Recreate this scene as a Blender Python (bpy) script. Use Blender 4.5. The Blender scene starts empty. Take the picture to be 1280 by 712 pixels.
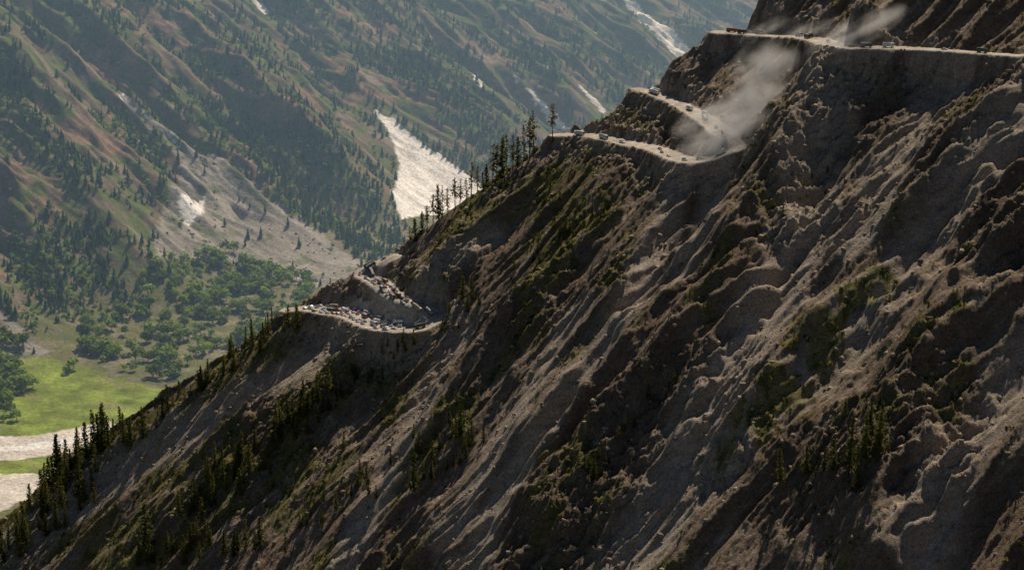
import bpy, math, random
import numpy as np
from mathutils import Vector, Matrix
random.seed(7); rng=np.random.default_rng(11)
scene=bpy.context.scene
P=math.radians(16); F=2389.0; SP,CP=math.sin(P),math.cos(P)
FLOOR=-1060.0
def ray(px,py):
    a=(px-640)/F; b=(356-py)/F
    y=CP+b*SP; z=-SP+b*CP
    return a/y, z/y
# ---------------- noise ----------------
def _h(ix,iy,seed):
    with np.errstate(over='ignore'):
        n=(ix.astype(np.int64)*374761393+iy.astype(np.int64)*668265263+seed*974634777)&0xffffffff
        n=((n^(n>>13))*1274126177)&0xffffffff
        n=n^(n>>16)
    return n.astype(np.float32)*np.float32(2*math.pi/4294967296.0)
def gn(x,y,seed=0):
    x=np.asarray(x,float);y=np.asarray(y,float)
    ix=np.floor(x);iy=np.floor(y);fx=x-ix;fy=y-iy
    u=fx*fx*fx*(fx*(fx*6-15)+10);v=fy*fy*fy*(fy*(fy*6-15)+10)
    r=[]
    for dx,dy in((0,0),(1,0),(0,1),(1,1)):
        a=_h(ix+dx,iy+dy,seed); r.append(np.cos(a)*(fx-dx)+np.sin(a)*(fy-dy))
    return ((r[0]*(1-u)+r[1]*u)*(1-v)+(r[2]*(1-u)+r[3]*u)*v)*1.5
def fbm(x,y,o=4,seed=0,g=.5):
    s=0;a=1;t=0
    for i in range(o):
        s=s+a*gn(x*2**i+i*17.3,y*2**i-i*9.1,seed+i); t+=a; a*=g
    return s/t
def ridged(x,y,o=3,seed=0,g=.5):
    s=0;a=1;t=0
    for i in range(o):
        s=s+a*(1-2*np.abs(gn(x*2**i+i*13.7,y*2**i+i*5.3,seed+i))); t+=a; a*=g
    return s/t
def sst(a,b,x):
    t=np.clip((x-a)/(b-a),0,1); return t*t*(3-2*t)
# ---------------- polyline distance ----------------
def polydist(X,Y,pts,reach,soft=0):
    pts=np.array(pts,float); nv=pts.shape[1]-2
    D=np.full(X.shape,1e9); V=np.zeros((nv,)+X.shape)
    W=np.full(X.shape,1e-12); Z=np.zeros(X.shape)
    for i in range(len(pts)-1):
        a=pts[i];b=pts[i+1]
        lo=np.minimum(a[:2],b[:2])-reach; hi=np.maximum(a[:2],b[:2])+reach
        m=(X>lo[0])&(X<hi[0])&(Y>lo[1])&(Y<hi[1])
        if not m.any(): continue
        x=X[m];y=Y[m]; dx,dy=b[0]-a[0],b[1]-a[1]; L=dx*dx+dy*dy+1e-9
        t=np.clip(((x-a[0])*dx+(y-a[1])*dy)/L,0,1)
        d=np.hypot(x-a[0]-t*dx,y-a[1]-t*dy)
        cur=D[m]; k=d<cur
        cur=np.where(k,d,cur); D[m]=cur
        if soft:
            w=np.exp(-d/soft)*math.sqrt(L)+1e-12; W[m]+=w; Z[m]+=w*(a[2]+t*(b[2]-a[2]))
        for j in range(nv):
            c=V[j][m]; V[j][m]=np.where(k,a[2+j]+t*(b[2+j]-a[2+j]),c)
    if soft: V[0]=Z/W
    return D,V
def inpoly(X,Y,poly):
    c=np.zeros(X.shape,bool); n=len(poly)
    for i in range(n):
        x1,y1=poly[i][:2];x2,y2=poly[(i+1)%n][:2]
        if y1==y2: continue
        k=((y1>Y)!=(y2>Y))&(X<(x2-x1)*(Y-y1)/(y2-y1)+x1)
        c^=k
    return c
# ---------------- materials ----------------
def newmat(name):
    m=bpy.data.materials.new(name); m.use_nodes=True
    nt=m.node_tree; b=nt.nodes['Principled BSDF']; b.inputs['Roughness'].default_value=.95
    b.inputs['Specular IOR Level'].default_value=.12
    return m,nt,b
def terrain_mat(name,s1,s2,bump,lo=.65,hi=1.3,ang=0,stretch=1,b1=.3,sp=(.5,1.5)):
    m,nt,b=newmat(name); N=nt.nodes.new; L=nt.links.new
    at=N('ShaderNodeAttribute'); at.attribute_name='Col'
    tc=N('ShaderNodeTexCoord')
    mp=N('ShaderNodeMapping');mp.vector_type='TEXTURE';mp.inputs['Rotation'].default_value=(0,0,ang);mp.inputs['Scale'].default_value=(stretch,1,1)
    L(tc.outputs['Object'],mp.inputs['Vector'])
    n1=N('ShaderNodeTexNoise'); n1.inputs['Scale'].default_value=s1; n1.inputs['Detail'].default_value=8; n1.inputs['Roughness'].default_value=.7
    n2=N('ShaderNodeTexNoise'); n2.inputs['Scale'].default_value=s2; n2.inputs['Detail'].default_value=5; n2.inputs['Roughness'].default_value=.75
    L(mp.outputs[0],n1.inputs['Vector']);L(tc.outputs['Object'],n2.inputs['Vector'])
    mr=N('ShaderNodeMapRange'); mr.inputs['From Min'].default_value=.3;mr.inputs['From Max'].default_value=.7
    mr.inputs['To Min'].default_value=lo;mr.inputs['To Max'].default_value=hi
    L(n1.outputs['Fac'],mr.inputs['Value'])
    mr2=N('ShaderNodeMapRange'); mr2.inputs['From Min'].default_value=.33;mr2.inputs['From Max'].default_value=.67
    mr2.inputs['To Min'].default_value=sp[0];mr2.inputs['To Max'].default_value=sp[1]
    L(n2.outputs['Fac'],mr2.inputs['Value'])
    mu=N('ShaderNodeMath');mu.operation='MULTIPLY';L(mr.outputs[0],mu.inputs[0]);L(mr2.outputs[0],mu.inputs[1])
    vm=N('ShaderNodeVectorMath');vm.operation='SCALE';L(at.outputs['Color'],vm.inputs[0]);L(mu.outputs[0],vm.inputs['Scale'])
    L(vm.outputs[0],b.inputs['Base Color'])
    m1=N('ShaderNodeMath');m1.operation='MULTIPLY';m1.inputs[1].default_value=b1;L(n1.outputs['Fac'],m1.inputs[0])
    ad=N('ShaderNodeMath');ad.operation='MULTIPLY_ADD';ad.inputs[1].default_value=.6
    L(n2.outputs['Fac'],ad.inputs[0]);L(m1.outputs[0],ad.inputs[2])
    bp=N('ShaderNodeBump');bp.inputs['Strength'].default_value=1;bp.inputs['Distance'].default_value=bump
    L(ad.outputs[0],bp.inputs['Height']);L(bp.outputs[0],b.inputs['Normal'])
    return m
def foliage_mat(name,attr=True,cols=None):
    m=bpy.data.materials.new(name); m.use_nodes=True; nt=m.node_tree; nt.nodes.clear()
    N=nt.nodes.new;L=nt.links.new
    out=N('ShaderNodeOutputMaterial');mx=N('ShaderNodeMixShader');mx.inputs[0].default_value=.48
    d=N('ShaderNodeBsdfDiffuse');t=N('ShaderNodeBsdfTranslucent')
    if attr:
        a=N('ShaderNodeAttribute');a.attribute_name='Col';c=a.outputs['Color']
    else:
        oi=N('ShaderNodeObjectInfo');r=N('ShaderNodeValToRGB');L(oi.outputs['Random'],r.inputs[0])
        r.color_ramp.elements[0].color=(*cols[0],1);r.color_ramp.elements[1].color=(*cols[1],1)
        tc=N('ShaderNodeTexCoord');n=N('ShaderNodeTexNoise');n.inputs['Scale'].default_value=.5;L(tc.outputs['Object'],n.inputs['Vector'])
        mr=N('ShaderNodeMapRange');mr.inputs['From Min'].default_value=.3;mr.inputs['From Max'].default_value=.7;mr.inputs['To Min'].default_value=.5;mr.inputs['To Max'].default_value=1.6
        L(n.outputs['Fac'],mr.inputs['Value'])
        v=N('ShaderNodeVectorMath');v.operation='SCALE';L(r.outputs[0],v.inputs[0]);L(mr.outputs[0],v.inputs['Scale']);c=v.outputs[0]
    L(c,d.inputs[0]);L(c,t.inputs[0]);L(d.outputs[0],mx.inputs[1]);L(t.outputs[0],mx.inputs[2]);L(mx.outputs[0],out.inputs[0])
    return m
def simple(name,col,rough=.6,var=.15,scale=2.0,metal=0):
    m,nt,b=newmat(name);b.inputs['Roughness'].default_value=rough;b.inputs['Metallic'].default_value=metal
    b.inputs['Specular IOR Level'].default_value=.4
    N=nt.nodes.new;L=nt.links.new
    n=N('ShaderNodeTexNoise');n.inputs['Scale'].default_value=scale
    r=N('ShaderNodeValToRGB');r.color_ramp.elements[0].color=(*[c*(1-var) for c in col],1);r.color_ramp.elements[1].color=(*[min(1,c*(1+var)) for c in col],1)
    r.color_ramp.elements[0].position=.35;r.color_ramp.elements[1].position=.65
    tc=N('ShaderNodeTexCoord');L(tc.outputs['Object'],n.inputs['Vector']);L(n.outputs['Fac'],r.inputs[0]);L(r.outputs[0],b.inputs['Base Color'])
    return m
# ---------------- mesh helpers ----------------
def mesh_np(name,V,Fc,mat=None,col=None,smooth=False,matidx=None,mats=None):
    Fc=np.asarray(Fc); k=Fc.shape[1]; me=bpy.data.meshes.new(name)
    me.vertices.add(len(V)); me.vertices.foreach_set('co',np.ascontiguousarray(V,dtype=np.float32).ravel())
    me.loops.add(Fc.size); me.loops.foreach_set('vertex_index',Fc.astype(np.int32).ravel())
    me.polygons.add(len(Fc)); me.polygons.foreach_set('loop_start',np.arange(0,Fc.size,k,dtype=np.int32))
    try: me.polygons.foreach_set('loop_total',np.full(len(Fc),k,dtype=np.int32))
    except Exception: pass
    if smooth: me.polygons.foreach_set('use_smooth',np.ones(len(Fc),bool))
    if mats:
        for m in mats: me.materials.append(m)
        me.polygons.foreach_set('material_index',np.asarray(matidx,dtype=np.int32))
    elif mat: me.materials.append(mat)
    me.update(calc_edges=True)
    if col is not None:
        a=me.color_attributes.new('Col','FLOAT_COLOR','POINT')
        c=np.ones((len(V),4),np.float32);c[:,:3]=col;a.data.foreach_set('color',c.ravel())
    return me
def addobj(name,me):
    o=bpy.data.objects.new(name,me); scene.collection.objects.link(o); return o
def gridfaces(nx,ny):
    i=np.arange(ny-1)[:,None]*nx+np.arange(nx-1)[None,:]
    i=i.ravel(); return np.stack([i,i+1,i+1+nx,i+nx],1)
def tile(name,protos,pos,scl,rot,col,mat,which,tilt=None):
    Vs=[];Fs=[];Cs=[];off=0
    for p,(pv,pf,pc) in enumerate(protos):
        k=np.where(which==p)[0]
        if len(k)==0: continue
        c=np.cos(rot[k])[:,None];s=np.sin(rot[k])[:,None]
        sc=scl[k]
        x=pv[None,:,0]*sc[:,0:1];y=pv[None,:,1]*sc[:,0:1];z=pv[None,:,2]*sc[:,1:2]
        X=c*x-s*y+pos[k,0:1];Y=s*x+c*y+pos[k,1:2];Z=z+pos[k,2:3]
        Vs.append(np.stack([X,Y,Z],2).reshape(-1,3))
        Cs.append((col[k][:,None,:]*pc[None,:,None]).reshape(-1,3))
        Fs.append((pf[None]+(np.arange(len(k))*len(pv))[:,None,None]+off).reshape(-1,3)); off+=len(k)*len(pv)
    return addobj(name,mesh_np(name,np.concatenate(Vs),np.concatenate(Fs),mat,np.concatenate(Cs)))

# ================= NEAR MOUNTAIN =================
xs=np.concatenate([np.arange(-1500,-470,15.),np.arange(-470,480,1.),np.arange(480,1500,15.)])
ys=np.concatenate([np.arange(300,760,15.),np.arange(760,1520,1.),np.arange(1520,2700,12.)])
crest_px=[(-200,790,1390),(-60,690,1395),(0,650,1400),(60,600,1400),(120,553,1400),(200,500,1400),(250,466,1400),(300,434,1402),(340,408,1404),(380,376,1406),(415,362,1408),(445,343,1410),(488,318,1415),(510,302,1415),(550,273,1418),(600,238,1422),(640,210,1424),(680,185,1426),(710,162,1428),(750,152,1430),(775,128,1434),(800,110,1438),(828,100,1445),(838,80,1448),(870,58,1452),(905,36,1455),(935,28,1458),(948,0,1462),(985,-40,1466),(1100,-130,1480),(1280,-235,1500),(1400,-310,1500)]
cw=[]
for px,py,y in crest_px:
    a,b=ray(px,py); cw.append((a*y,y,b*y))
cw=np.array(cw)
cX=np.concatenate([[-1500],cw[:,0],[1500]])
cY=np.concatenate([[1390],cw[:,1],[1500]])
cZ=np.concatenate([[cw[0,2]-.6*(1500+cw[0,0])],cw[:,2],[cw[-1,2]+150]])
PA,PB=.68,.45
def plane_crest(x): return -348+.68*(x+48)
def near_base(x,y):
    yc=np.interp(x,cX,cY); dy=yc-y
    pl=plane_crest(x)
    x0=x+1.0*np.maximum(dy,0); D=np.interp(x0,cX,cZ)-plane_crest(x0)
    D1=np.interp(x,cX,cZ)-pl
    w=np.exp(-np.maximum(dy,0)/60); Dm=D1*w+D*(1-w)
    front=pl+Dm*np.exp(-np.maximum(dy,0)/260)-PB*np.maximum(dy,0)
    back=pl+D1-.72*np.maximum(-dy,0)
    return np.where(dy>0,front,back),dy
def march(fn,px,py,y0,y1,step=2.0):
    a,b=ray(px,py); t=np.arange(y0,y1,step)
    h=fn(a*t,t); k=np.where(b*t<h)[0]
    if len(k)==0: return None
    i=k[0]
    t1=t[i]; t0=t[max(i-1,0)]
    tt=np.linspace(t0,t1,12); hh=fn(a*tt,tt); kk=np.where(b*tt<hh)[0]; tf=tt[kk[0]] if len(kk) else t1
    return (a*tf,tf,float(fn(np.array([a*tf]),np.array([tf]))[0]))
nb=lambda x,y: near_base(x,y)[0]
def topath(fn,pl,y0,y1):
    out=[]
    for p in pl:
        r=march(fn,p[0],p[1],y0,y1)
        if r is None:
            a,b=ray(p[0],p[1]); yy=1420.
            for _ in range(3): yy=float(np.interp(a*yy,cX,cY))
            r=(a*yy,yy,float(np.interp(a*yy,cX,cZ)))
        out.append(r+tuple(p[2:]))
    return out
X,Y=np.meshgrid(xs,ys)
H,DY=near_base(X,Y)
ds=-.834*X-.552*Y; tt=.552*X-.834*Y
fade=np.where(DY>0,1-np.exp(-np.maximum(DY,0)/45),.4)
warp=16*fbm(X/170,Y/170,2,5); warp2=3.4*fbm(X/35,Y/35,3,6)
rockm=sst(.0,.35,fbm(X/140,Y/110,4,31)+.1)
vary=.6+.9*sst(-.35,.35,fbm(X/95,Y/95,2,32))
H=H+fade*(28*(ridged((tt+warp)/115,ds/700,2,1)-.45))
r2=ridged((tt+warp+warp2)/37,ds/340,3,2); H+= (.25+.75*fade)*12*vary*(r2-.45)
b3=1-ridged((tt+.7*warp2)/14,ds/200,2,3); H+=(.2+.8*fade)*3.4*vary*(b3-.5)
r3=ridged((tt+warp2)/10,ds/75,3,13,.6); H+= (.2+.8*fade)*(1.2+3.0*rockm)*(r3-.45)
r4=ridged((tt+warp2)/4.2,ds/18,2,4); H+=(.5+.8*rockm)*(r4-.45)
ribs=[([(775,185),(745,280),(690,370),(610,480),(530,600),(450,720)],13,45),
([(1050,85),(1000,180),(935,290),(885,400),(800,520),(700,650),(640,740)],28,48),
([(1290,105),(1190,220),(1095,340),(1050,400),(970,500),(930,560)],16,40),
([(1300,270),(1200,380),(1135,500),(1100,640),(1070,740)],26,50),
([(600,250),(560,340),(480,430),(380,510),(280,600),(150,720)],14,42),
([(400,400),(310,440),(210,520),(100,600),(20,680)],7,25),
([(860,240),(800,340),(740,450),(650,570),(560,700)],10,28)]
ribm=np.zeros_like(H); wob=1+.6*fbm(X/40,Y/40,3,77)
ribmask=[]
for pl,A,w in ribs:
    D,_=polydist(X+warp2*1.5,Y+warp2*1.5,topath(nb,pl,500,1600),w*2.2)
    t=np.clip(1-D/(w*wob),0,1); H+=A*t**1.2*wob*np.where(DY>0,1-np.exp(-np.maximum(DY,0)/40),0)
    ribmask.append(t)
    ribm=np.maximum(ribm,t*min(1,A/14))
out=sst(.25,.7,rockm*(.45+ribm)+.25*gn(X/45,Y/45,45))
crag=ridged((tt)/12,ds/30,4,41,.66)-.4
H+=out*fade*(6.5*crag+1.8*(ridged(X/5.5,Y/5.5,2,42)-.4))
screes=[([(868,212),(838,280),(780,420),(705,530),(620,650),(590,720)],8,4),
([(1030,135),(1012,280),(965,400),(905,520),(835,640),(770,720)],15,8),
([(1290,140),(1205,250),(1125,360),(1045,470),(905,600),(770,725)],11,6),
([(445,428),(330,492),(205,562),(70,650),(0,700)],17,5),
([(590,400),(545,470),(500,580),(430,720)],9,4),
([(715,420),(650,540),(560,690)],8,4),([(1180,110),(1105,220),(1065,330)],12,4),
([(900,215),(880,300),(850,370)],7,3),([(1280,460),(1200,600),(1150,720)],10,5),([(620,300),(540,370),(520,400)],6,2)]
scm=np.zeros_like(H)
for pl,w,dep in screes:
    D,_=polydist(X+1.2*warp2,Y+1.2*warp2,topath(nb,pl,500,1600),w*3.5)
    t=np.clip(1-D/(w*2.2*wob),0,1); H-=dep*t*t*np.where(DY>0,1,0)
    scm=np.maximum(scm,sst(0,.75,t))
rough=1-.75*scm
H+=rough*(1.1*fbm((tt)/7,ds/14,3,51,.7)+.7*gn(X/2.3,Y/2.3,52))*(.5+.5*fade)
H=np.maximum(H,FLOOR-5)
def sampler(ax,ay,G):
    def f(x,y):
        x=np.asarray(x,float);y=np.asarray(y,float)
        i=np.interp(x,ax,np.arange(len(ax)));j=np.interp(y,ay,np.arange(len(ay)))
        i0=np.minimum(i.astype(int),len(ax)-2);j0=np.minimum(j.astype(int),len(ay)-2);u=i-i0;v=j-j0
        return (G[j0,i0]*(1-u)+G[j0,i0+1]*u)*(1-v)+(G[j0+1,i0]*(1-u)+G[j0+1,i0+1]*u)*v
    return f
# roads
natH=sampler(xs,ys,H.copy())
road_px={'low':[(362,374,7),(385,381,9),(410,387,12),(440,394,13),(475,403,13),(508,411,11),(530,410,10),(542,397,9),(525,381,8),(497,367,8),(470,354,8),(452,344,8),(468,331,7),(492,317,7)],
'up':[(696,170,5),(725,167,6),(755,171,7),(785,179,8),(820,189,8),(855,197,9),(893,202,10),(917,183,10),(906,164,9),(880,148,8),(850,131,7),(825,119,6),(800,111,6)],
'top':[(900,40,7),(925,42,8),(965,45,8),(1010,48,8),(1050,54,11),(1085,60,8),(1150,63,5),(1280,68,4.5),(1400,74,4.5)]}
roadD=np.full(H.shape,1e9); paths={}
en=5*fbm(X/22,Y/22,3,88)+7*(.5-ridged((tt+warp2)/9,ds/60,2,89))
for k,pl in road_px.items():
    w=np.array(topath(natH,pl,700,1600))
    for _ in range(2): # chaikin
        q=[w[0]]
        for i in range(len(w)-1): q+= [w[i]*.75+w[i+1]*.25, w[i]*.25+w[i+1]*.75]
        q.append(w[-1]); w=np.array(q)
    z=w[:,2].copy()
    for _ in range(12): z[1:-1]=(z[:-2]+z[1:-1]*2+z[2:])/4
    w[:,2]=z; paths[k]=w
    D,V=polydist(X,Y,w,45,2.5)
    E=D-V[1]+1.8*fbm(X/8,Y/8,3,87)
    bl=1-sst(0,np.maximum(3,7+en),E)
    edge=sst(0,3,E)*(1-sst(12,26,E))
    H=np.where(D<44,H*(1-bl)+(V[0]+.15*fbm(X/3,Y/3,2,61))*bl+edge*(2.2*(r4-.5)+2.5*crag+1.2*gn(X/3,Y/3,90)),H)
    roadD=np.minimum(roadD,E)
nearH=sampler(xs,ys,H)
gy,gx=np.gradient(H,ys,xs); steep=np.hypot(gx,gy)
def mixc(C,c,m): return C*(1-m[...,None])+np.array(c)*m[...,None]
n1=fbm(X/60,Y/60,4,101);n2=fbm((tt+warp2)/9,ds/90,4,102);n3=fbm(X/18,Y/18,4,103)
C=np.ones(H.shape+(3,))*np.array([.195,.145,.103])
C=mixc(C,(.31,.24,.175),sst(-.1,.35,n2))
C=mixc(C,(.15,.102,.066),sst(.0,.4,n1)*.8)
C=mixc(C,(.105,.078,.055),np.clip(out*1.1,0,1)*sst(-.3,.2,n3))
C=mixc(C,(.125,.094,.068),sst(1.0,1.7,steep)*.8)
C=mixc(C,(.35,.29,.225),scm*(.75+.25*sst(-.3,.3,n2)))
left=sst(-50,-260,X)*.25-.10*sst(-20,160,X)
vegn=fbm(X/55+4,Y/55,4,111)+.5*fbm((tt)/14,ds/70,3,112)
vb=.65*ribmask[4]+.4*ribmask[0]+.5*ribmask[5]+.25*ribmask[1]+.1*ribmask[3]+left+.2*sst(260,0,DY)
veg=sst(.14,.46,vegn+vb*.8+.05)*(1-scm)*(1-.4*sst(1.1,1.8,steep))
vp,_=polydist(X+warp2,Y,topath(nb,[(1090,390),(1030,450),(980,520),(930,590)],500,1600),40)
veg=np.maximum(veg,(1-sst(8,22,vp))*sst(-.3,.1,n3))
C=mixc(C,(.16,.14,.035),veg*sst(-.4,.15,n3)*.8)
C=mixc(C,(.07,.078,.025),veg*sst(.0,.35,fbm(X/9,Y/9,3,115)))
sp=(1-sst(2,26,roadD+1.2*en))*sst(-.4,.1,n3)
C=mixc(C,(.40,.33,.26),sp*.7)
C=mixc(C,(.52,.45,.37),1-sst(-.5,1.2,roadD))
C=mixc(C,(.38,.32,.26),(1-sst(-2.5,-1,roadD))*sst(-.2,.3,n3)*.8)
FA=math.atan2(-.552,-.834)
M_near=terrain_mat('mountain_soil_and_rock',.22,.7,2.2,ang=FA,stretch=4)
V=np.stack([X,Y,H],2).reshape(-1,3)
addobj('mountain_slope',mesh_np('mountain_slope',V,gridfaces(len(xs),len(ys)),M_near,C.reshape(-1,3),True))

# ================= FAR VALLEY WALL =================
EX,EY=-830.,3250.
def sd(x,y): return (x-EX)*.55+(y-EY)*.835, -(x-EX)*.835+(y-EY)*.55
def xy(s,d): return EX+.55*s-.835*d, EY+.835*s+.55*d
sa=np.concatenate([np.arange(-3000,-900,40.),np.arange(-900,4300,5),np.arange(4300,8000,40.)])
da=np.concatenate([np.arange(-1500,-700,40.),np.arange(-700,1250,4.5),np.arange(1250,3600,40.)])
S,Dd=np.meshgrid(sa,da)
SL=.52
def far_base(s,d):
    soft=np.where(d>300,d,70*np.log1p(np.exp(np.minimum(d,300)/70)))
    return FLOOR+SL*np.minimum(soft,1500)-.5*np.maximum(d-1500,0)
fb=lambda x,y: far_base(*sd(x,y))
up=sst(-60,350,Dd)
fw=45*fbm(S/300,Dd/300,3,201)
FH=far_base(S,Dd)+up*(90*(ridged((S+fw)/520,Dd/1700,2,202)-.4)+45*(ridged((S+fw*.7)/170,Dd/800,3,203)-.4)+18*(ridged((S+fw*.4)/52,Dd/260,3,204)-.4))
FH+=up*(6*fbm(S/40,Dd/60,3,205)+2*gn(S/13,Dd/16,206))+1.2*fbm(S/60,Dd/60,3,207)
FX,FY=xy(S,Dd)
def fpath(pl,fn=fb):
    o=[]
    for p in pl:
        r=march(fn,p[0],p[1],2300,9000,8)
        if r: o.append(sd(r[0],r[1]))
    return o
for pl,A,w in [([(40,20),(150,120),(230,185),(300,262)],-45,90),([(330,-10),(400,75),(468,138),(520,188),(610,260)],-60,170),([(560,60),(660,118),(720,170)],-60,120),([(740,-40),(800,18),(880,80)],-80,170),
  ([(200,-10),(320,100),(420,230)],65,170),([(470,-20),(560,80),(640,150)],50,140),([(640,-20),(740,80),(800,120)],80,180),([(0,110),(100,250),(170,350)],60,140)]:
    D,_=polydist(S,Dd,fpath(pl),w*1.6); t=np.clip(1-D/w,0,1); FH+=A*t**1.15
D,_=polydist(S,Dd,fpath([(485,155),(530,200),(580,250)]),260)
kk=(1-sst(60,220,D)); fbs=far_base(S,Dd)-25
FH=FH*(1-.75*kk)+fbs*.75*kk
farH0=sampler(sa,da,FH)
farH=lambda x,y: farH0(*sd(x,y))
fpoly=lambda pl: fpath(pl,farH)
m1=fbm(S/160,Dd/260,4,211);m2=fbm((S+fw)/35,Dd/170,4,212);m3=fbm(S/45,Dd/45,4,213)
FC=np.ones(FH.shape+(3,))*np.array([.15,.12,.085])
FC=mixc(FC,(.24,.155,.115),sst(-.05,.3,m1)*.85)
FC=mixc(FC,(.28,.235,.195),sst(.12,.42,m2)*.75)
FC=mixc(FC,(.10,.14,.035),sst(-.15,.2,m3-.35*m1)*.9)
wj=S+14*m3*2; wk=Dd+14*m2
scree=[[(208,172),(250,188),(330,243),(400,290),(462,330),(450,368),(400,360),(345,345),(300,330),(240,322),(195,318),(190,290),(212,240),(225,215)],
 [(-10,385),(30,415),(60,440),(30,450),(-10,440)],[(140,112),(170,135),(215,165),(212,175),(165,145)]]
screem=np.zeros(FH.shape,bool)
for p in scree: screem|=inpoly(wj,wk,fpoly(p))
FC=np.where(screem[...,None],np.array([.29,.27,.245])*(1+.5*m2[...,None]),FC)
FC=mixc(FC,(.11,.14,.05),screem*sst(.12,.3,m3)*.7)
fl=1-sst(0,90,Dd)
FC=np.where(screem[...,None],FC,mixc(FC,(.13,.15,.05),fl*.8))
FC=np.where(screem[...,None],FC,mixc(FC,(.23,.195,.15),fl*sst(-.05,.25,m3)*.8))
def floorpoly(pl):
    o=[]
    for px,py in pl:
        a,b=ray(px,py); y=FLOOR/b; o.append(sd(a*y,y))
    return o
mead=inpoly(wj,wk,floorpoly([(-40,478),(30,458),(60,456),(110,462),(150,476),(215,486),(225,500),(120,545),(-40,552)]))|inpoly(wj,wk,floorpoly([(-40,575),(60,570),(90,580),(0,610),(-60,620)]))
FC=np.where(mead[...,None],np.array([.19,.25,.04])*(1+.9*m3[...,None]),FC)
FC=mixc(FC,(.26,.25,.11),mead*sst(.15,.4,m2)*.7)
riv=inpoly(S+6*m3,Dd+6*m3,floorpoly([(-60,548),(20,546),(70,540),(135,526),(150,534),(90,565),(20,575),(-60,577)]))
rv2=inpoly(wj,wk,floorpoly([(-60,590),(30,592),(80,600),(0,640),(-60,640)]))
FC=np.where((riv|rv2)[...,None],np.array([.62,.58,.53])*(1+.25*m2[...,None]),FC)
wat=inpoly(S+8*m3,Dd+8*m3,floorpoly([(-60,560),(20,557),(75,549),(140,531),(140,535),(80,556),(20,565),(-60,568)]))
FC=np.where(wat[...,None],np.array([.74,.75,.74]),FC)
snow=[[(466,137),(490,149),(530,178),(592,222),(615,245),(560,265),(503,275),(490,244),(500,205),(486,165)],[(222,256),(256,238),(252,268),(232,280)],
[(652,106),(668,116),(716,162),(704,162)],[(778,-6),(800,8),(838,36),(864,62),(850,76),(822,48),(798,26)],[(590,97),(597,97),(606,114)],[(312,-5),(320,0),(337,16),(330,18)],
[(722,106),(728,108),(758,140),(752,141)],[(205,164),(214,165),(226,178),(218,178)],[(176,138),(182,140),(186,152)],[(148,118),(154,118),(160,130),(152,128)],[(640,96),(646,98),(650,108)]]
snm=np.zeros(FH.shape,bool)
for p in snow: snm|=inpoly(S+16*m3,Dd+14*m3+8*m2,fpoly(p))
FC=np.where(snm[...,None],np.array([.88,.88,.88])*(1-.3*sst(.15,.5,m2)[...,None]),FC)
M_far=terrain_mat('valley_wall_soil_and_grass',.03,.15,4,ang=math.atan2(-.55,.835),stretch=3,sp=(.6,1.4))
V=np.stack([FX,FY,FH],2).reshape(-1,3)
fc=gridfaces(len(sa),len(da))[:, ::-1]
addobj('far_mountain_terrain',mesh_np('far_mountain_terrain',V,fc,M_far,FC.reshape(-1,3),True))
gm,gnt,gb=newmat('valley_ground')
gn_=gnt.nodes.new('ShaderNodeTexNoise');gn_.inputs['Scale'].default_value=40;gr_=gnt.nodes.new('ShaderNodeValToRGB')
gr_.color_ramp.elements[0].color=(.09,.10,.04,1);gr_.color_ramp.elements[1].color=(.17,.15,.09,1)
gtc=gnt.nodes.new('ShaderNodeTexCoord');gnt.links.new(gtc.outputs['Generated'],gn_.inputs['Vector']);gnt.links.new(gn_.outputs['Fac'],gr_.inputs[0]);gnt.links.new(gr_.outputs[0],gb.inputs['Base Color'])
g=60000.; addobj('ground',mesh_np('ground',np.array([[-g,-g,FLOOR-6],[g,-g,FLOOR-6],[g,g,FLOOR-6],[-g,g,FLOOR-6]]),np.array([[0,1,2,3]]),gm))

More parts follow.
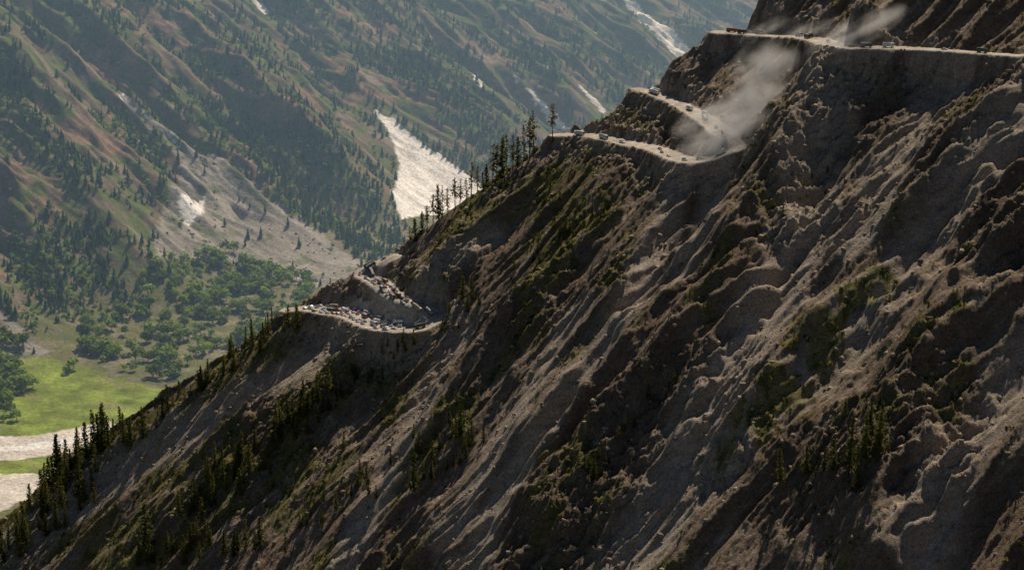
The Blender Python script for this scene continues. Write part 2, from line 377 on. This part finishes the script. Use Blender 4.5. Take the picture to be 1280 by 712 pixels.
# ================= TREES =================
def quad_clump(v,f,c,cen,size,flat=.5,shade=1.):
    n=rng.normal(size=3);n[2]=abs(n[2])+flat;n/=np.linalg.norm(n)
    a=np.cross(n,rng.normal(size=3));a/=np.linalg.norm(a)+1e-9;b=np.cross(n,a)
    i=len(v); s=size
    for k in range(4):
        an=k*math.pi/2+rng.uniform(-.5,.5); r=s*rng.uniform(.5,1.1)
        v.append(cen+a*math.cos(an)*r+b*math.sin(an)*r);c.append(shade)
    f+= [(i,i+1,i+2),(i,i+2,i+3)]
def conifer(seed,start,rad,levels,nb,cl,size,power=.8,irr=.3):
    """unit: height 1"""
    global rng; rng=np.random.default_rng(seed)
    v=[];f=[];c=[];mi=[]
    n=6;R0=.014
    lean=rng.uniform(-.02,.02,2)
    for k in range(6):
        z=k/5;r=R0*(1-z)+.0012
        for j in range(n):
            a=j*2*math.pi/n; v.append(np.array([math.cos(a)*r+lean[0]*z,math.sin(a)*r+lean[1]*z,z*.97-.02]));c.append(1)
    for k in range(5):
        for j in range(n):
            a=k*n+j;b=k*n+(j+1)%n;f+=[(a,b,b+n),(a,b+n,a+n)]
    nt=len(f)
    limbs=[]
    for l in range(levels):
        fr=l/(levels-1); z=start+(.985-start)*fr
        env=rad*((1-fr)**power)*(.75+.25*min(1,fr*5))+.010
        for b in range(nb):
            if rng.random()<.12: continue
            an=rng.uniform(0,2*math.pi); ln=env*rng.uniform(1-irr*1.4,1+irr*.6)
            droop=-.25+.5*fr
            base=np.array([lean[0]*z,lean[1]*z,z+rng.uniform(-.012,.012)])
            d=np.array([math.cos(an),math.sin(an),droop])
            tip=base+d*ln
            i=len(v);w=.0025
            p=np.array([-math.sin(an),math.cos(an),0])*w
            v+= [base+p,base-p,tip,base+np.array([0,0,-w*2])];c+=[1,1,1,1];f+=[(i,i+1,i+2),(i,i+3,i+2)];limbs+=[len(f)-1,len(f)-2]
            m=max(2,int(cl*ln/rad+.5))
            for q in range(m):
                t=(q+.6)/m
                cen=base+d*ln*t+rng.normal(size=3)*size*.35+np.array([0,0,-.3*size*t])
                quad_clump(v,f,c,cen,size*(1.15-.5*t)*(1-.3*fr),.2,.6+.6*t)
    mi=np.ones(len(f),int);mi[:nt]=0
    for q in limbs: mi[q]=0
    return np.array(v),np.array(f),np.array(c),mi
def lowfir(seed):
    r=np.random.default_rng(seed); v=[];f=[];c=[]
    for k in range(3):
        a=k*2.094; v.append((.012*math.cos(a),.012*math.sin(a),-.05));c.append(.5)
    v.append((0,0,.5));c.append(.5); f+=[(0,1,3),(1,2,3),(2,0,3)]
    L=6
    for l in range(L):
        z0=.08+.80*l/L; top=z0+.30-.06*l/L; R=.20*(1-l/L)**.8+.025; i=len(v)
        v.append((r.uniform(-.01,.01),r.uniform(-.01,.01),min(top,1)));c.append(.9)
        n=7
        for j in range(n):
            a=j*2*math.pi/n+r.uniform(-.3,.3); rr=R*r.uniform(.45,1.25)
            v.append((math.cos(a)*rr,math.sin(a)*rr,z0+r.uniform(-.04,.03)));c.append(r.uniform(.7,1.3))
        for j in range(n): f.append((i,i+1+j,i+1+(j+1)%n))
    return np.array(v),np.array(f),np.array(c)
def leafy(seed,n=90,lob=5,q=.11):
    global rng; rng=np.random.default_rng(seed)
    v=[];f=[];c=[]
    for k in range(3):
        a=k*2.094; v.append(np.array((.03*math.cos(a),.03*math.sin(a),-.05)));c.append(.4)
    v.append(np.array((0,0,.6)));c.append(.4); f+=[(0,1,3),(1,2,3),(2,0,3)]
    cs=[(rng.uniform(-.24,.24),rng.uniform(-.24,.24),rng.uniform(.4,.8),rng.uniform(.15,.25)) for _ in range(lob)]
    for k in range(n):
        x,y,z,R=cs[k%lob]; d=rng.normal(size=3);d/=np.linalg.norm(d); d*=R*rng.uniform(.5,1.05)
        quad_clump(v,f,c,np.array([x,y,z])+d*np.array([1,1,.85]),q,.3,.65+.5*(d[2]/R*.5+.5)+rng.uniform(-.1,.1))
    return np.array(v),np.array(f),np.array(c)
def bush(seed,n=14):
    global rng; rng=np.random.default_rng(seed)
    v=[];f=[];c=[]
    for k in range(n):
        d=rng.normal(size=3);d/=np.linalg.norm(d);d[2]=abs(d[2]);
        quad_clump(v,f,c,d*np.array([.5,.5,.55])*rng.uniform(.4,1),.28,.3,rng.uniform(.6,1.3))
    return np.array(v),np.array(f),np.array(c)
def rock(seed):
    r=np.random.default_rng(seed)
    ph=(1+5**.5)/2
    v=np.array([(-1,ph,0),(1,ph,0),(-1,-ph,0),(1,-ph,0),(0,-1,ph),(0,1,ph),(0,-1,-ph),(0,1,-ph),(ph,0,-1),(ph,0,1),(-ph,0,-1),(-ph,0,1)],float)/2
    v*=r.uniform(.6,1.2,(12,1));v*=np.array([1,r.uniform(.6,1),r.uniform(.5,.8)])
    f=np.array([(0,11,5),(0,5,1),(0,1,7),(0,7,10),(0,10,11),(1,5,9),(5,11,4),(11,10,2),(10,7,6),(7,1,8),(3,9,4),(3,4,2),(3,2,6),(3,6,8),(3,8,9),(4,9,5),(2,4,11),(6,2,10),(8,6,7),(9,8,1)])
    return v,f,np.ones(12)
M_fol=foliage_mat('foliage')
M_rock=terrain_mat('boulder_stone',.5,2,.3)
R=np.random.default_rng(5)
N=180000
s=R.uniform(-900,4200,N);d=R.uniform(-350,1240,N)
c1=fbm(s/60,d/260,3,301);c2=fbm(s/300,d/400,2,302)
fs=lambda x,y,G: sampler(sa,da,G)(x,y)
sc_s=fs(s,d,(screem|snm).astype(float)); fl_s=fs(s,d,(mead|riv|rv2).astype(float))
def pin(polys,a,b):
    m=np.zeros(a.shape,bool)
    for p in polys: m|=inpoly(a,b,fpoly(p))
    return m
dense=pin([[(240,110),(330,150),(430,190),(500,280),(505,340),(440,325),(380,282),(330,240),(250,180)],[(430,60),(520,60),(640,140),(700,190),(640,200),(560,150)]],s,d)
prob=.15+1.2*sst(-.03,.28,c1)+.4*c2+.7*dense-.35*sst(-.05,.3,fs(s,d,m1))
right=pin([[(400,270),(520,250),(560,330),(480,350)]],s,d)
prob=np.where((d<20)&~right,0,prob)
prob=np.where(sc_s>.1,.04*(fs(s,d,snm.astype(float))<.1),prob)*(fl_s<.1)
prob*=np.clip(.5+.5*sst(4000,500,s),0,1)
k=R.random(N)<prob*.42
s1,d1=s[k],d[k]; x1,y1=xy(s1,d1);z1=farH0(s1,d1)
n=len(s1); dec=(R.random(n)<.38+.4*sst(.0,.3,fbm(s1/120,d1/120,2,303)))
hh=R.uniform(12,25,n)
col=np.where(R.random(n)[:,None]<.5,np.array([.048,.085,.030]),np.array([.10,.145,.036]))*R.uniform(.7,1.4,(n,1))
kf=~dec
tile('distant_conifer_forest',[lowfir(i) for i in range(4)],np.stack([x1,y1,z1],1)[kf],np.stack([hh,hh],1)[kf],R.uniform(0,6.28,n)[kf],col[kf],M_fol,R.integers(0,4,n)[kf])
pc=np.stack([x1,y1,z1],1)[dec];hc=R.uniform(6,13,dec.sum())
cc=np.array([.20,.30,.045])*R.uniform(.5,1.4,(dec.sum(),1))
whc=R.integers(0,3,len(hc))
tp=[[(105,405),(150,372),(235,325),(300,312),(345,335),(392,352),(388,385),(330,425),(260,440),(220,478),(150,462),(105,440)]]
N2=8000;s=R.uniform(-700,1200,N2);d=R.uniform(-450,400,N2)
cn=fbm(s/75,d/75,3,310)
k=(pin(tp,s,d)&(R.random(N2)<.12+.9*sst(-.08,.18,cn)))
lf=floorpoly([(-40,440),(35,445),(45,480),(20,520),(-40,530)])
k|=inpoly(s,d,lf)&(cn>-.05)&(R.random(N2)<.6)
mea=fs(s,d,mead.astype(float))>.5
k|=mea&(R.random(N2)<.014)
s2,d2=s[k],d[k];x2,y2=xy(s2,d2);z2=farH0(s2,d2);n2_=len(s2);h2=R.uniform(14,30,n2_)
c2_=np.array([.24,.34,.05])*R.uniform(.4,1.3,(n2_,1))
pc=np.concatenate([pc,np.stack([x2,y2,z2],1)]);hc=np.concatenate([hc,h2]);cc=np.concatenate([cc,c2_]);whc=np.concatenate([whc,R.integers(3,7,n2_)])
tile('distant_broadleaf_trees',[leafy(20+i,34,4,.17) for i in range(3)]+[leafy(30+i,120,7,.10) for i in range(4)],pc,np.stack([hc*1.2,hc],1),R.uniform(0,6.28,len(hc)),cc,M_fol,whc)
print('far trees',n,len(hc))
N3=2500;s=R.uniform(-600,1500,N3);d=R.uniform(-300,900,N3);k=fs(s,d,screem.astype(float))>.5
s,d=s[k],d[k];x,y=xy(s,d);z=farH0(s,d);rs=R.uniform(1,5,len(s))**1.0
tile('scree_boulders',[rock(i) for i in range(4)],np.stack([x,y,z],1),np.stack([rs,rs],1),R.uniform(0,6.28,len(s)),np.array([.25,.23,.2])*R.uniform(.6,1.5,(len(s),1)),M_rock,R.integers(0,4,len(s)))
N=260000;x=R.uniform(-440,420,N);y=R.uniform(780,1450,N)
vs=sampler(xs,ys,veg)(x,y);cn=fbm(x/16,y/16,3,320);rd=sampler(xs,ys,np.minimum(roadD,50))(x,y)
ss_=sampler(xs,ys,scm)(x,y)
k=(R.random(N)<.03*(ss_<.3)+.34*vs**1.3*(.2+sst(-.1,.25,cn)))&(rd>2); x,y=x[k],y[k]
n=len(x);sz=R.uniform(.8,2.6,n)*(1+.9*(R.random(n)<.12))
cl=np.where(R.random(n)[:,None]<.5,np.array([.07,.085,.024]),np.array([.20,.175,.035]))*R.uniform(.6,1.3,(n,1))
tile('mountain_shrubs',[bush(50+i,10) for i in range(5)],np.stack([x,y,nearH(x,y)],1),np.stack([sz,sz*.85],1),R.uniform(0,6.28,n),cl,M_fol,R.integers(0,5,n))
N=90000;x=R.uniform(-440,420,N);y=R.uniform(780,1450,N);rd=sampler(xs,ys,np.minimum(roadD,50))(x,y)
os_=sampler(xs,ys,out)(x,y);ss_=sampler(xs,ys,scm)(x,y)
k=(R.random(N)<.06+.2*os_+.12*ss_+.25*(rd<16))&(rd>1);x,y=x[k],y[k];m=len(x);rs=.35+2.4*R.random(m)**5+.3*R.random(m)
tile('slope_boulders',[rock(10+i) for i in range(5)],np.stack([x,y,nearH(x,y)],1),np.stack([rs,rs],1),R.uniform(0,6.28,m),np.array([.22,.175,.13])*R.uniform(.6,1.6,(m,1)),M_rock,R.integers(0,5,m))
print('shrubs',n,'rocks',m)
# --- individual near conifers ---
M_bark=simple('conifer_bark',(.09,.06,.043),.9,.3,3)
M_nd_f=foliage_mat('fir_needles',False,[(.045,.062,.018),(.13,.125,.030)])
M_nd_p=foliage_mat('pine_needles',False,[(.10,.085,.03),(.18,.12,.045)])
firs=[];pines=[]
for i in range(5):
    v,f,c,mi=conifer(400+i,.07,.22+.02*(i%3),20,8,4,.046,.85,.35)
    firs.append(mesh_np('fir_tree',v*24,f,mats=[M_bark,M_nd_f],matidx=mi))
for i in range(5):
    v,f,c,mi=conifer(500+i,.24+.06*i,.20,13,5,4,.040,.5,.6)
    pines.append(mesh_np('pine_tree',v*24,f,mats=[M_bark,M_nd_p],matidx=mi))
def plant(x,y,h,kind):
    z=float(nearH(np.array([x]),np.array([y]))[0])
    o=addobj('pine_tree' if kind=='p' else 'fir_tree',random.choice(pines if kind=='p' else firs))
    o.location=(x,y,z-.2); s=h/24; w=s*random.uniform(.9,1.3); o.scale=(w,w,s); o.rotation_euler=(random.uniform(-.04,.04),random.uniform(-.04,.04),random.uniform(0,6.28))
def crest_xy(px):
    a,_=ray(px,250);y=1420.
    for _ in range(4): y=float(np.interp(a*y,cX,cY))
    return a*y,y
for px,h in [(505,22),(512,26),(519,30),(527,27),(534,34),(541,40),(548,44),(553,40),(560,32),(569,42),(575,36),(583,28),(589,44),(597,34),(604,22),(616,50),(621,44),(627,52),(633,46),(641,44),(647,38),(655,44),(662,52),(667,46),(690,46),(609,30)]:
    x,y=crest_xy(px); off=random.uniform(-1,7); plant(x,y-off,h/F*1460*1.02,'p' if random.random()<.75 else 'f')
def plantpx(px,py,h,kind):
    r=march(nearH,px,py,700,1500)
    if r and float(sampler(xs,ys,np.minimum(roadD,50))(r[0],r[1]))>3: plant(r[0],r[1],h/F*r[1]*1.04,kind)
for t in [(183,684,62,'f'),(410,492,36,'f'),(441,468,26,'f'),(380,507,34,'f'),(366,518,28,'f'),(350,525,26,'f'),(262,602,34,'f'),(228,470,30,'f'),(262,452,34,'f'),(272,446,32,'f'),(298,428,40,'f'),(318,414,34,'f'),(308,424,24,'f'),(340,404,22,'f'),(540,388,28,'f'),(578,375,32,'f'),(517,612,52,'f'),(975,602,46,'f'),(1062,585,70,'f'),(1082,575,60,'f'),(1100,560,50,'f'),(1070,610,50,'f'),(742,596,32,'f'),(772,556,26,'p'),(575,545,36,'f'),(590,552,30,'f'),(430,560,24,'f'),(280,470,22,'f'),(292,464,26,'f'),(505,288,24,'p'),(700,300,22,'f'),(712,292,20,'f'),(1100,505,20,'f'),(935,270,16,'p'),(970,290,16,'p')]: plantpx(*t)
def band(pts,n,sp,h0,h1):
    for _ in range(n):
        i=random.randrange(len(pts)-1);t=random.random();a,b=pts[i],pts[i+1]
        plantpx(a[0]+t*(b[0]-a[0])+random.gauss(0,sp),a[1]+t*(b[1]-a[1])+random.gauss(0,sp*.7),random.uniform(h0,h1),'f')
band([(0,640),(60,600),(130,560),(170,540)],50,13,26,52)
band([(0,690),(60,660),(110,620)],26,16,24,48)
band([(170,540),(230,500),(300,440),(380,400)],34,7,14,34)
band([(230,650),(300,590),(345,550),(400,500)],60,15,16,38)
band([(180,705),(260,690),(330,690)],24,12,22,42)
band([(420,500),(480,450),(560,400),(600,370)],30,11,10,22)
band([(560,520),(590,560),(520,600)],18,12,14,30)
band([(360,660),(460,600),(540,560)],26,14,12,28)
band([(640,360),(700,300),(760,260)],16,10,9,18)
band([(1040,600),(1080,560),(1110,520)],12,14,20,46)
band([(720,600),(760,570),(850,460)],14,12,9,20)
band([(900,330),(960,280),(1040,210)],12,12,8,16)
band([(560,420),(640,330),(720,240)],22,16,8,16)

# ================= VEHICLES =================
class B:
    def __init__(s): s.v=[];s.f=[];s.m=[]
    def box(s,x0,x1,y0,y1,z0,z1,m,tx=0,ty=0):
        i=len(s.v)
        s.v+=[(x0,y0,z0),(x1,y0,z0),(x1,y1,z0),(x0,y1,z0),(x0+tx,y0+ty,z1),(x1-tx,y0+ty,z1),(x1-tx,y1-ty,z1),(x0+tx,y1-ty,z1)]
        for q in((0,3,2,1),(4,5,6,7),(0,1,5,4),(1,2,6,5),(2,3,7,6),(3,0,4,7)): s.f.append(tuple(i+k for k in q));s.m.append(m)
    def prof(s,pts,y0,y1,m,inset=0,zin=1e9):
        i=len(s.v);n=len(pts)
        for yy,sg in((y0,1),(y1,-1)):
            for x,z in pts: s.v.append((x,yy+(sg*inset if z>zin else 0),z))
        s.f.append(tuple(i+k for k in range(n)));s.f.append(tuple(i+n+k for k in reversed(range(n))));s.m+=[m,m]
        for k in range(n):
            a=i+k;b=i+(k+1)%n;s.f.append((b,a,a+n,b+n));s.m.append(m)
    def wheel(s,x,y,r,w,m,mh):
        n=14;i=len(s.v)
        for yy in(y-w/2,y+w/2):
            for k in range(n):
                a=2*math.pi*k/n;s.v.append((x+r*math.cos(a),yy,r+r*math.sin(a)))
        s.f.append(tuple(i+k for k in range(n)));s.f.append(tuple(i+n+k for k in reversed(range(n))));s.m+=[m,m]
        for k in range(n): s.f.append((i+(k+1)%n,i+k,i+n+k,i+n+(k+1)%n));s.m.append(m)
        yy=y+(w/2+.02 if y>0 else -w/2-.02);i=len(s.v)
        for k in range(8):
            a=2*math.pi*k/8;s.v.append((x+.5*r*math.cos(a),yy,r+.5*r*math.sin(a)))
        s.f.append(tuple(i+k for k in range(8)));s.m.append(mh)
    def mesh(s,name,mats):
        me=bpy.data.meshes.new(name);me.from_pydata(s.v,[],s.f)
        for m in mats: me.materials.append(m)
        me.polygons.foreach_set('material_index',s.m);me.update();return me
glass=simple('vehicle_glass',(.03,.04,.05),.12,.1);tyre=simple('tyre_rubber',(.03,.03,.03),.85);hub=simple('wheel_steel',(.35,.35,.35),.4,metal=.6)
chas=simple('chassis_steel',(.05,.05,.05),.7);lamp=simple('headlamp_glass',(.8,.78,.7),.2);tail=simple('tail_lamp',(.4,.02,.02),.3)
pc_={'white':(.82,.82,.80),'silver':(.5,.51,.52),'red':(.30,.05,.04),'blue':(.06,.10,.2),'grey':(.15,.15,.16),'orange':(.28,.12,.05),'olive':(.10,.11,.07),'brown':(.12,.08,.055),'tan':(.4,.34,.26)}
paint={k:simple('paint_'+k,v,.3,.08,1.2) for k,v in pc_.items()}
tarp={k:simple('tarpaulin_'+k,v,.8,.25,1.5) for k,v in {'tan':(.26,.22,.17),'olive':(.08,.09,.06),'grey':(.3,.3,.3)}.items()}
def truck(pk,cargo):
    b=B()
    b.box(-4,3.4,-.45,.45,.65,.9,2)
    for x in(2.4,-1.9,-3.0):
        for y in(-1.05,1.05): b.wheel(x,y,.5,.3,3,4)
    b.prof([(1.55,.75),(3.65,.75),(3.7,1.7),(3.5,2.75),(1.55,2.85)],-1.2,1.2,0,.08,2.0)
    b.prof([(3.72,1.75),(3.74,1.78),(3.57,2.6),(3.53,2.58)],-1.02,1.02,1)
    for y in(-1.215,1.175): b.box(2.3,3.3,y,y+.04,1.75,2.4,1,.08)
    b.box(3.6,3.85,-1.2,1.2,.5,.85,2); b.box(1.6,3.5,-1.05,1.05,2.85,3.1,0,.15,.1)
    for y in(-.95,.7): b.box(3.72,3.78,y,y+.25,1.0,1.25,5)
    b.box(3.7,3.76,-.55,.55,1.0,1.5,2)
    for y in(-1.38,1.28): b.box(3.3,3.4,y,y+.1,1.6,2.2,2)
    if cargo=='box':
        b.box(-4.1,1.4,-1.22,1.22,.95,2.75,0)
        for x in np.arange(-4,1.4,.67):
            for y in(-1.30,1.22): b.box(x,x+.09,y,y+.08,.95,2.75,2)
        b.prof([(-4.1,2.76),(1.4,2.76),(1.3,3.2),(-1.4,3.38),(-4.0,3.2)],-1.18,1.18,7,.35,2.9)
    else:
        n=14;i=len(b.v)
        for x,sc in((-4.1,.75),(-3.9,1),(1.1,1),(1.35,.75)):
            for k in range(n):
                a=2*math.pi*k/n;b.v.append((x,1.18*sc*math.cos(a),1.95+.95*sc*math.sin(a)))
        for q in range(3):
            for k in range(n):
                a=i+q*n+k;c=i+q*n+(k+1)%n;b.f.append((a,c,c+n,a+n));b.m.append(0)
        b.f.append(tuple(i+k for k in reversed(range(n))));b.f.append(tuple(i+3*n+k for k in range(n)));b.m+=[0,0]
        for x in(-2.6,-.3): b.box(x,x+.5,-.3,.3,2.88,3.1,2)
        b.box(-3.9,1.2,-.8,.8,.9,1.15,2)
    for y in(-1.15,.9): b.box(-4.16,-4.1,y,y+.25,.75,.92,6)
    return b
def car(van):
    b=B()
    if van:
        body=[(-2.25,.35),(2.2,.35),(2.3,.75),(2.15,1.05),(1.35,1.15),(.75,1.85),(-2.1,1.88),(-2.3,1.1)]
        win=[(1.18,1.2),(.72,1.76),(-2.02,1.78),(-2.18,1.2)]
    else:
        body=[(-2.1,.3),(2.05,.3),(2.15,.65),(2.0,.88),(1.15,.98),(.5,1.45),(-1.1,1.47),(-1.75,1.02),(-2.1,.95)]
        win=[(.98,1.02),(.48,1.38),(-1.08,1.4),(-1.6,1.04)]
    b.prof(body,-.86,.86,0,.12,1.2 if van else 1.1)
    top=1.78 if van else 1.4
    for sg in(-1,1):
        i=len(b.v)
        for (x,z) in win:
            fr=(z-1.0)/(top-1.0+.1); b.v.append((x,sg*(.872-.12*max(0,fr)*1.0+.012),z))
        b.f.append((i,i+1,i+2,i+3));b.m.append(1)
        xm=(win[1][0]+win[2][0])/2
        b.box(xm-.05,xm+.05,sg*.80-.04,sg*.80+.05,1.0,top,0)
    i=len(b.v);a0=body[4];a1=body[5]
    b.v+=[(a0[0]-.02,-.76,a0[1]+.06),(a0[0]-.02,.76,a0[1]+.06),(a1[0]+.06,.70,a1[1]-.02),(a1[0]+.06,-.70,a1[1]-.02)];b.f.append((i,i+1,i+2,i+3));b.m.append(1)
    i=len(b.v)
    if van: b.v+=[(-2.31,-.72,1.2),(-2.31,.72,1.2),(-2.16,.68,1.75),(-2.16,-.68,1.75)]
    else: b.v+=[(-1.75,-.7,1.07),(-1.75,.7,1.07),(-1.18,.66,1.45),(-1.18,-.66,1.45)]
    b.f.append((i,i+1,i+2,i+3));b.m.append(1)
    for x in(1.35,-1.35):
        for y in(-.78,.78): b.wheel(x,y,.34,.22,3,4)
    for y in(-.75,.5):
        b.box(2.1,2.3 if van else 2.17,y,y+.25,.62,.78,5);b.box(-2.33 if van else -2.14,-2.1,y,y+.25,.7,.9,6)
    b.box(2.0,2.32 if van else 2.2,-.8,.8,.32,.48,2)
    if van: b.box(-1.7,.3,-.6,.6,1.9,1.96,2)
    return b
def mats(p,t='tan'): return [p,glass,chas,tyre,hub,lamp,tail,tarp[t]]
TR=[truck(0,'box').mesh('cargo_truck',mats(paint[a],t)) for a,t in(('orange','tan'),('brown','tan'),('tan','tan'),('olive','olive'),('white','grey'),('white','tan'),('white','grey'),('grey','grey'))]
TK=[truck(0,'tank').mesh('tanker_truck',mats(paint[a])) for a in('silver','white')]
CA=[car(False).mesh('parked_car',mats(paint[a])) for a in('white','white','white','silver','red','grey')]
VA=[car(True).mesh('parked_van',mats(paint[a])) for a in('white','white','white','silver','grey')]
def put(kind,x,y,ang):
    L={'t':TR,'k':TK,'c':CA,'v':VA}[kind];nm={'t':'cargo_truck','k':'tanker_truck','c':'parked_car','v':'parked_van'}[kind]
    hx=math.cos(ang)*2.4;hy=math.sin(ang)*2.4
    z=nearH(np.array([x,x+hx,x-hx]),np.array([y,y+hy,y-hy]))
    o=addobj(nm,random.choice(L));o.rotation_euler=(0,-math.atan2(z[1]-z[2],4.8),ang);o.location=(x,y,float(max(z[0],(z[1]+z[2])/2)))
def along(path,t0,t1,lanes,gap,trk,skip=.1):
    w=paths[path][:,:2];L=np.concatenate([[0],np.cumsum(np.hypot(*np.diff(w,axis=0).T))]);T=L[-1]
    for off,dr in lanes:
        q=t0*T+random.uniform(0,4)
        while q<t1*T:
            x=np.interp(q,L,w[:,0]);y=np.interp(q,L,w[:,1]);x2=np.interp(q+3,L,w[:,0]);y2=np.interp(q+3,L,w[:,1])
            a=math.atan2(y2-y,x2-x); big=random.random()<trk
            if random.random()>skip:
                k=('k' if random.random()<.15 else 't') if big else random.choice('ccvv')
                put(k,x-math.sin(a)*off,y+math.cos(a)*off,a+(math.pi if dr<0 else 0)+random.uniform(-.08,.08))
            q+=(9.6 if big else 5.8)+random.uniform(0,gap)
along('low',.05,.46,[(-8.5,1),(-4.2,1),(1,-1),(5.5,-1)],3,.18,.15)
along('low',.50,.98,[(-4,1),(0,1),(4,-1)],3,.3,.12)
along('up',.05,.98,[(1,1)],40,.5,.2)
along('top',.02,.75,[(1,1)],35,.8,.1)
for px,py,k in [(737,164,'t'),(766,168,'t'),(776,177,'v'),(829,189,'c'),(838,191,'c'),(860,196,'v'),(820,113,'t'),(868,142,'t'),(903,180,'t'),(926,39,'t'),(1003,46,'t'),(1064,55,'v'),(1082,58,'t'),(912,168,'c')]:
    r=march(nearH,px,py+3,900,1500)
    if not r: continue
    best=None
    for w in paths.values():
        D=np.hypot(w[:,0]-r[0],w[:,1]-r[1]);i=int(D.argmin())
        if best is None or D[i]<best[0]: best=(D[i],w,i)
    _,w,i=best;i=min(i,len(w)-2);a=math.atan2(w[i+1,1]-w[i,1],w[i+1,0]-w[i,0])
    put(k,w[i,0]+math.sin(a)*3.2,w[i,1]-math.cos(a)*3.2,a)

# ================= ATMOSPHERE =================
def volmat(name,col,dens,aniso,noise=None):
    m=bpy.data.materials.new(name);m.use_nodes=True;nt=m.node_tree;nt.nodes.clear();N=nt.nodes.new;L=nt.links.new
    o=N('ShaderNodeOutputMaterial');v=N('ShaderNodeVolumeScatter');v.inputs['Color'].default_value=(*col,1);v.inputs['Density'].default_value=dens;v.inputs['Anisotropy'].default_value=aniso
    L(v.outputs[0],o.inputs['Volume'])
    if noise:
        tc=N('ShaderNodeTexCoord');n=N('ShaderNodeTexNoise');n.inputs['Scale'].default_value=noise;n.inputs['Detail'].default_value=3
        L(tc.outputs['Object'],n.inputs['Vector'])
        ln=N('ShaderNodeVectorMath');ln.operation='LENGTH';L(tc.outputs['Object'],ln.inputs[0])
        f=N('ShaderNodeMapRange');f.inputs['From Min'].default_value=1;f.inputs['From Max'].default_value=.0;f.inputs['To Max'].default_value=1;L(ln.outputs['Value'],f.inputs['Value'])
        g=N('ShaderNodeMapRange');g.inputs['From Min'].default_value=.36;g.inputs['From Max'].default_value=.70;L(n.outputs['Fac'],g.inputs['Value'])
        a=N('ShaderNodeMath');a.operation='MULTIPLY';L(f.outputs[0],a.inputs[0]);L(g.outputs[0],a.inputs[1])
        b=N('ShaderNodeMath');b.operation='MULTIPLY';b.inputs[1].default_value=dens;L(a.outputs[0],b.inputs[0]);L(b.outputs[0],v.inputs['Density'])
    return m
def boxmesh(name,x0,x1,y0,y1,z0,z1,mat):
    b=B();b.box(x0,x1,y0,y1,z0,z1,0);return b.mesh(name,[mat])
addobj('valley_haze',boxmesh('valley_haze',-5000,6000,1800,10000,FLOOR-4,200,volmat('haze',(.42,.68,1.0),1.2e-4,.3)))
dm=volmat('road_dust',(1.0,.95,.88),.12,.35,1.8)
import bmesh
bm=bmesh.new();bmesh.ops.create_icosphere(bm,subdivisions=3,radius=1);ms=bpy.data.meshes.new('dust_cloud');bm.to_mesh(ms);ms.materials.append(dm)
for px,py,rx,rz,lift in [(905,172,40,14,8),(935,145,34,22,14),(955,105,30,24,24),(880,150,30,10,4),(1010,44,30,8,6),(1070,46,40,10,10),(960,40,28,8,6)]:
    r=march(nearH,px,py,900,1560)
    if not r: continue
    o=addobj('dust_cloud',ms);o.location=(r[0],r[1]-4,r[2]+lift*.4);o.scale=(rx,rx*.7,rz);o.rotation_euler=(0,-.45,random.uniform(-.3,.3))

# ================= LIGHT / CAMERA =================
sun_dir=Vector((.24,.62,.75)).normalized()
el=math.asin(sun_dir.z);az=math.atan2(sun_dir.x,sun_dir.y)
w=bpy.data.worlds.new('World');scene.world=w;w.use_nodes=True;nt=w.node_tree
sk=nt.nodes.new('ShaderNodeTexSky');sk.sky_type='NISHITA';sk.sun_disc=False;sk.sun_elevation=el;sk.sun_rotation=az;sk.altitude=3000
nt.links.new(sk.outputs[0],nt.nodes['Background'].inputs[0]);nt.nodes['Background'].inputs[1].default_value=.05
l=bpy.data.lights.new('sun','SUN');l.energy=5.0;l.angle=math.radians(.5);l.color=(1,.89,.74)
lo=bpy.data.objects.new('sun',l);scene.collection.objects.link(lo);lo.rotation_euler=(-sun_dir).to_track_quat('-Z','Y').to_euler()
cd=bpy.data.cameras.new('camera');co=bpy.data.objects.new('camera',cd);scene.collection.objects.link(co);scene.camera=co
cd.sensor_width=36;cd.lens=36*F/1280;cd.clip_start=1;cd.clip_end=150000
co.location=(0,0,0);co.rotation_euler=(math.radians(90)-P,0,0)
scene.view_settings.view_transform='Standard';scene.view_settings.look='None';scene.view_settings.exposure=0
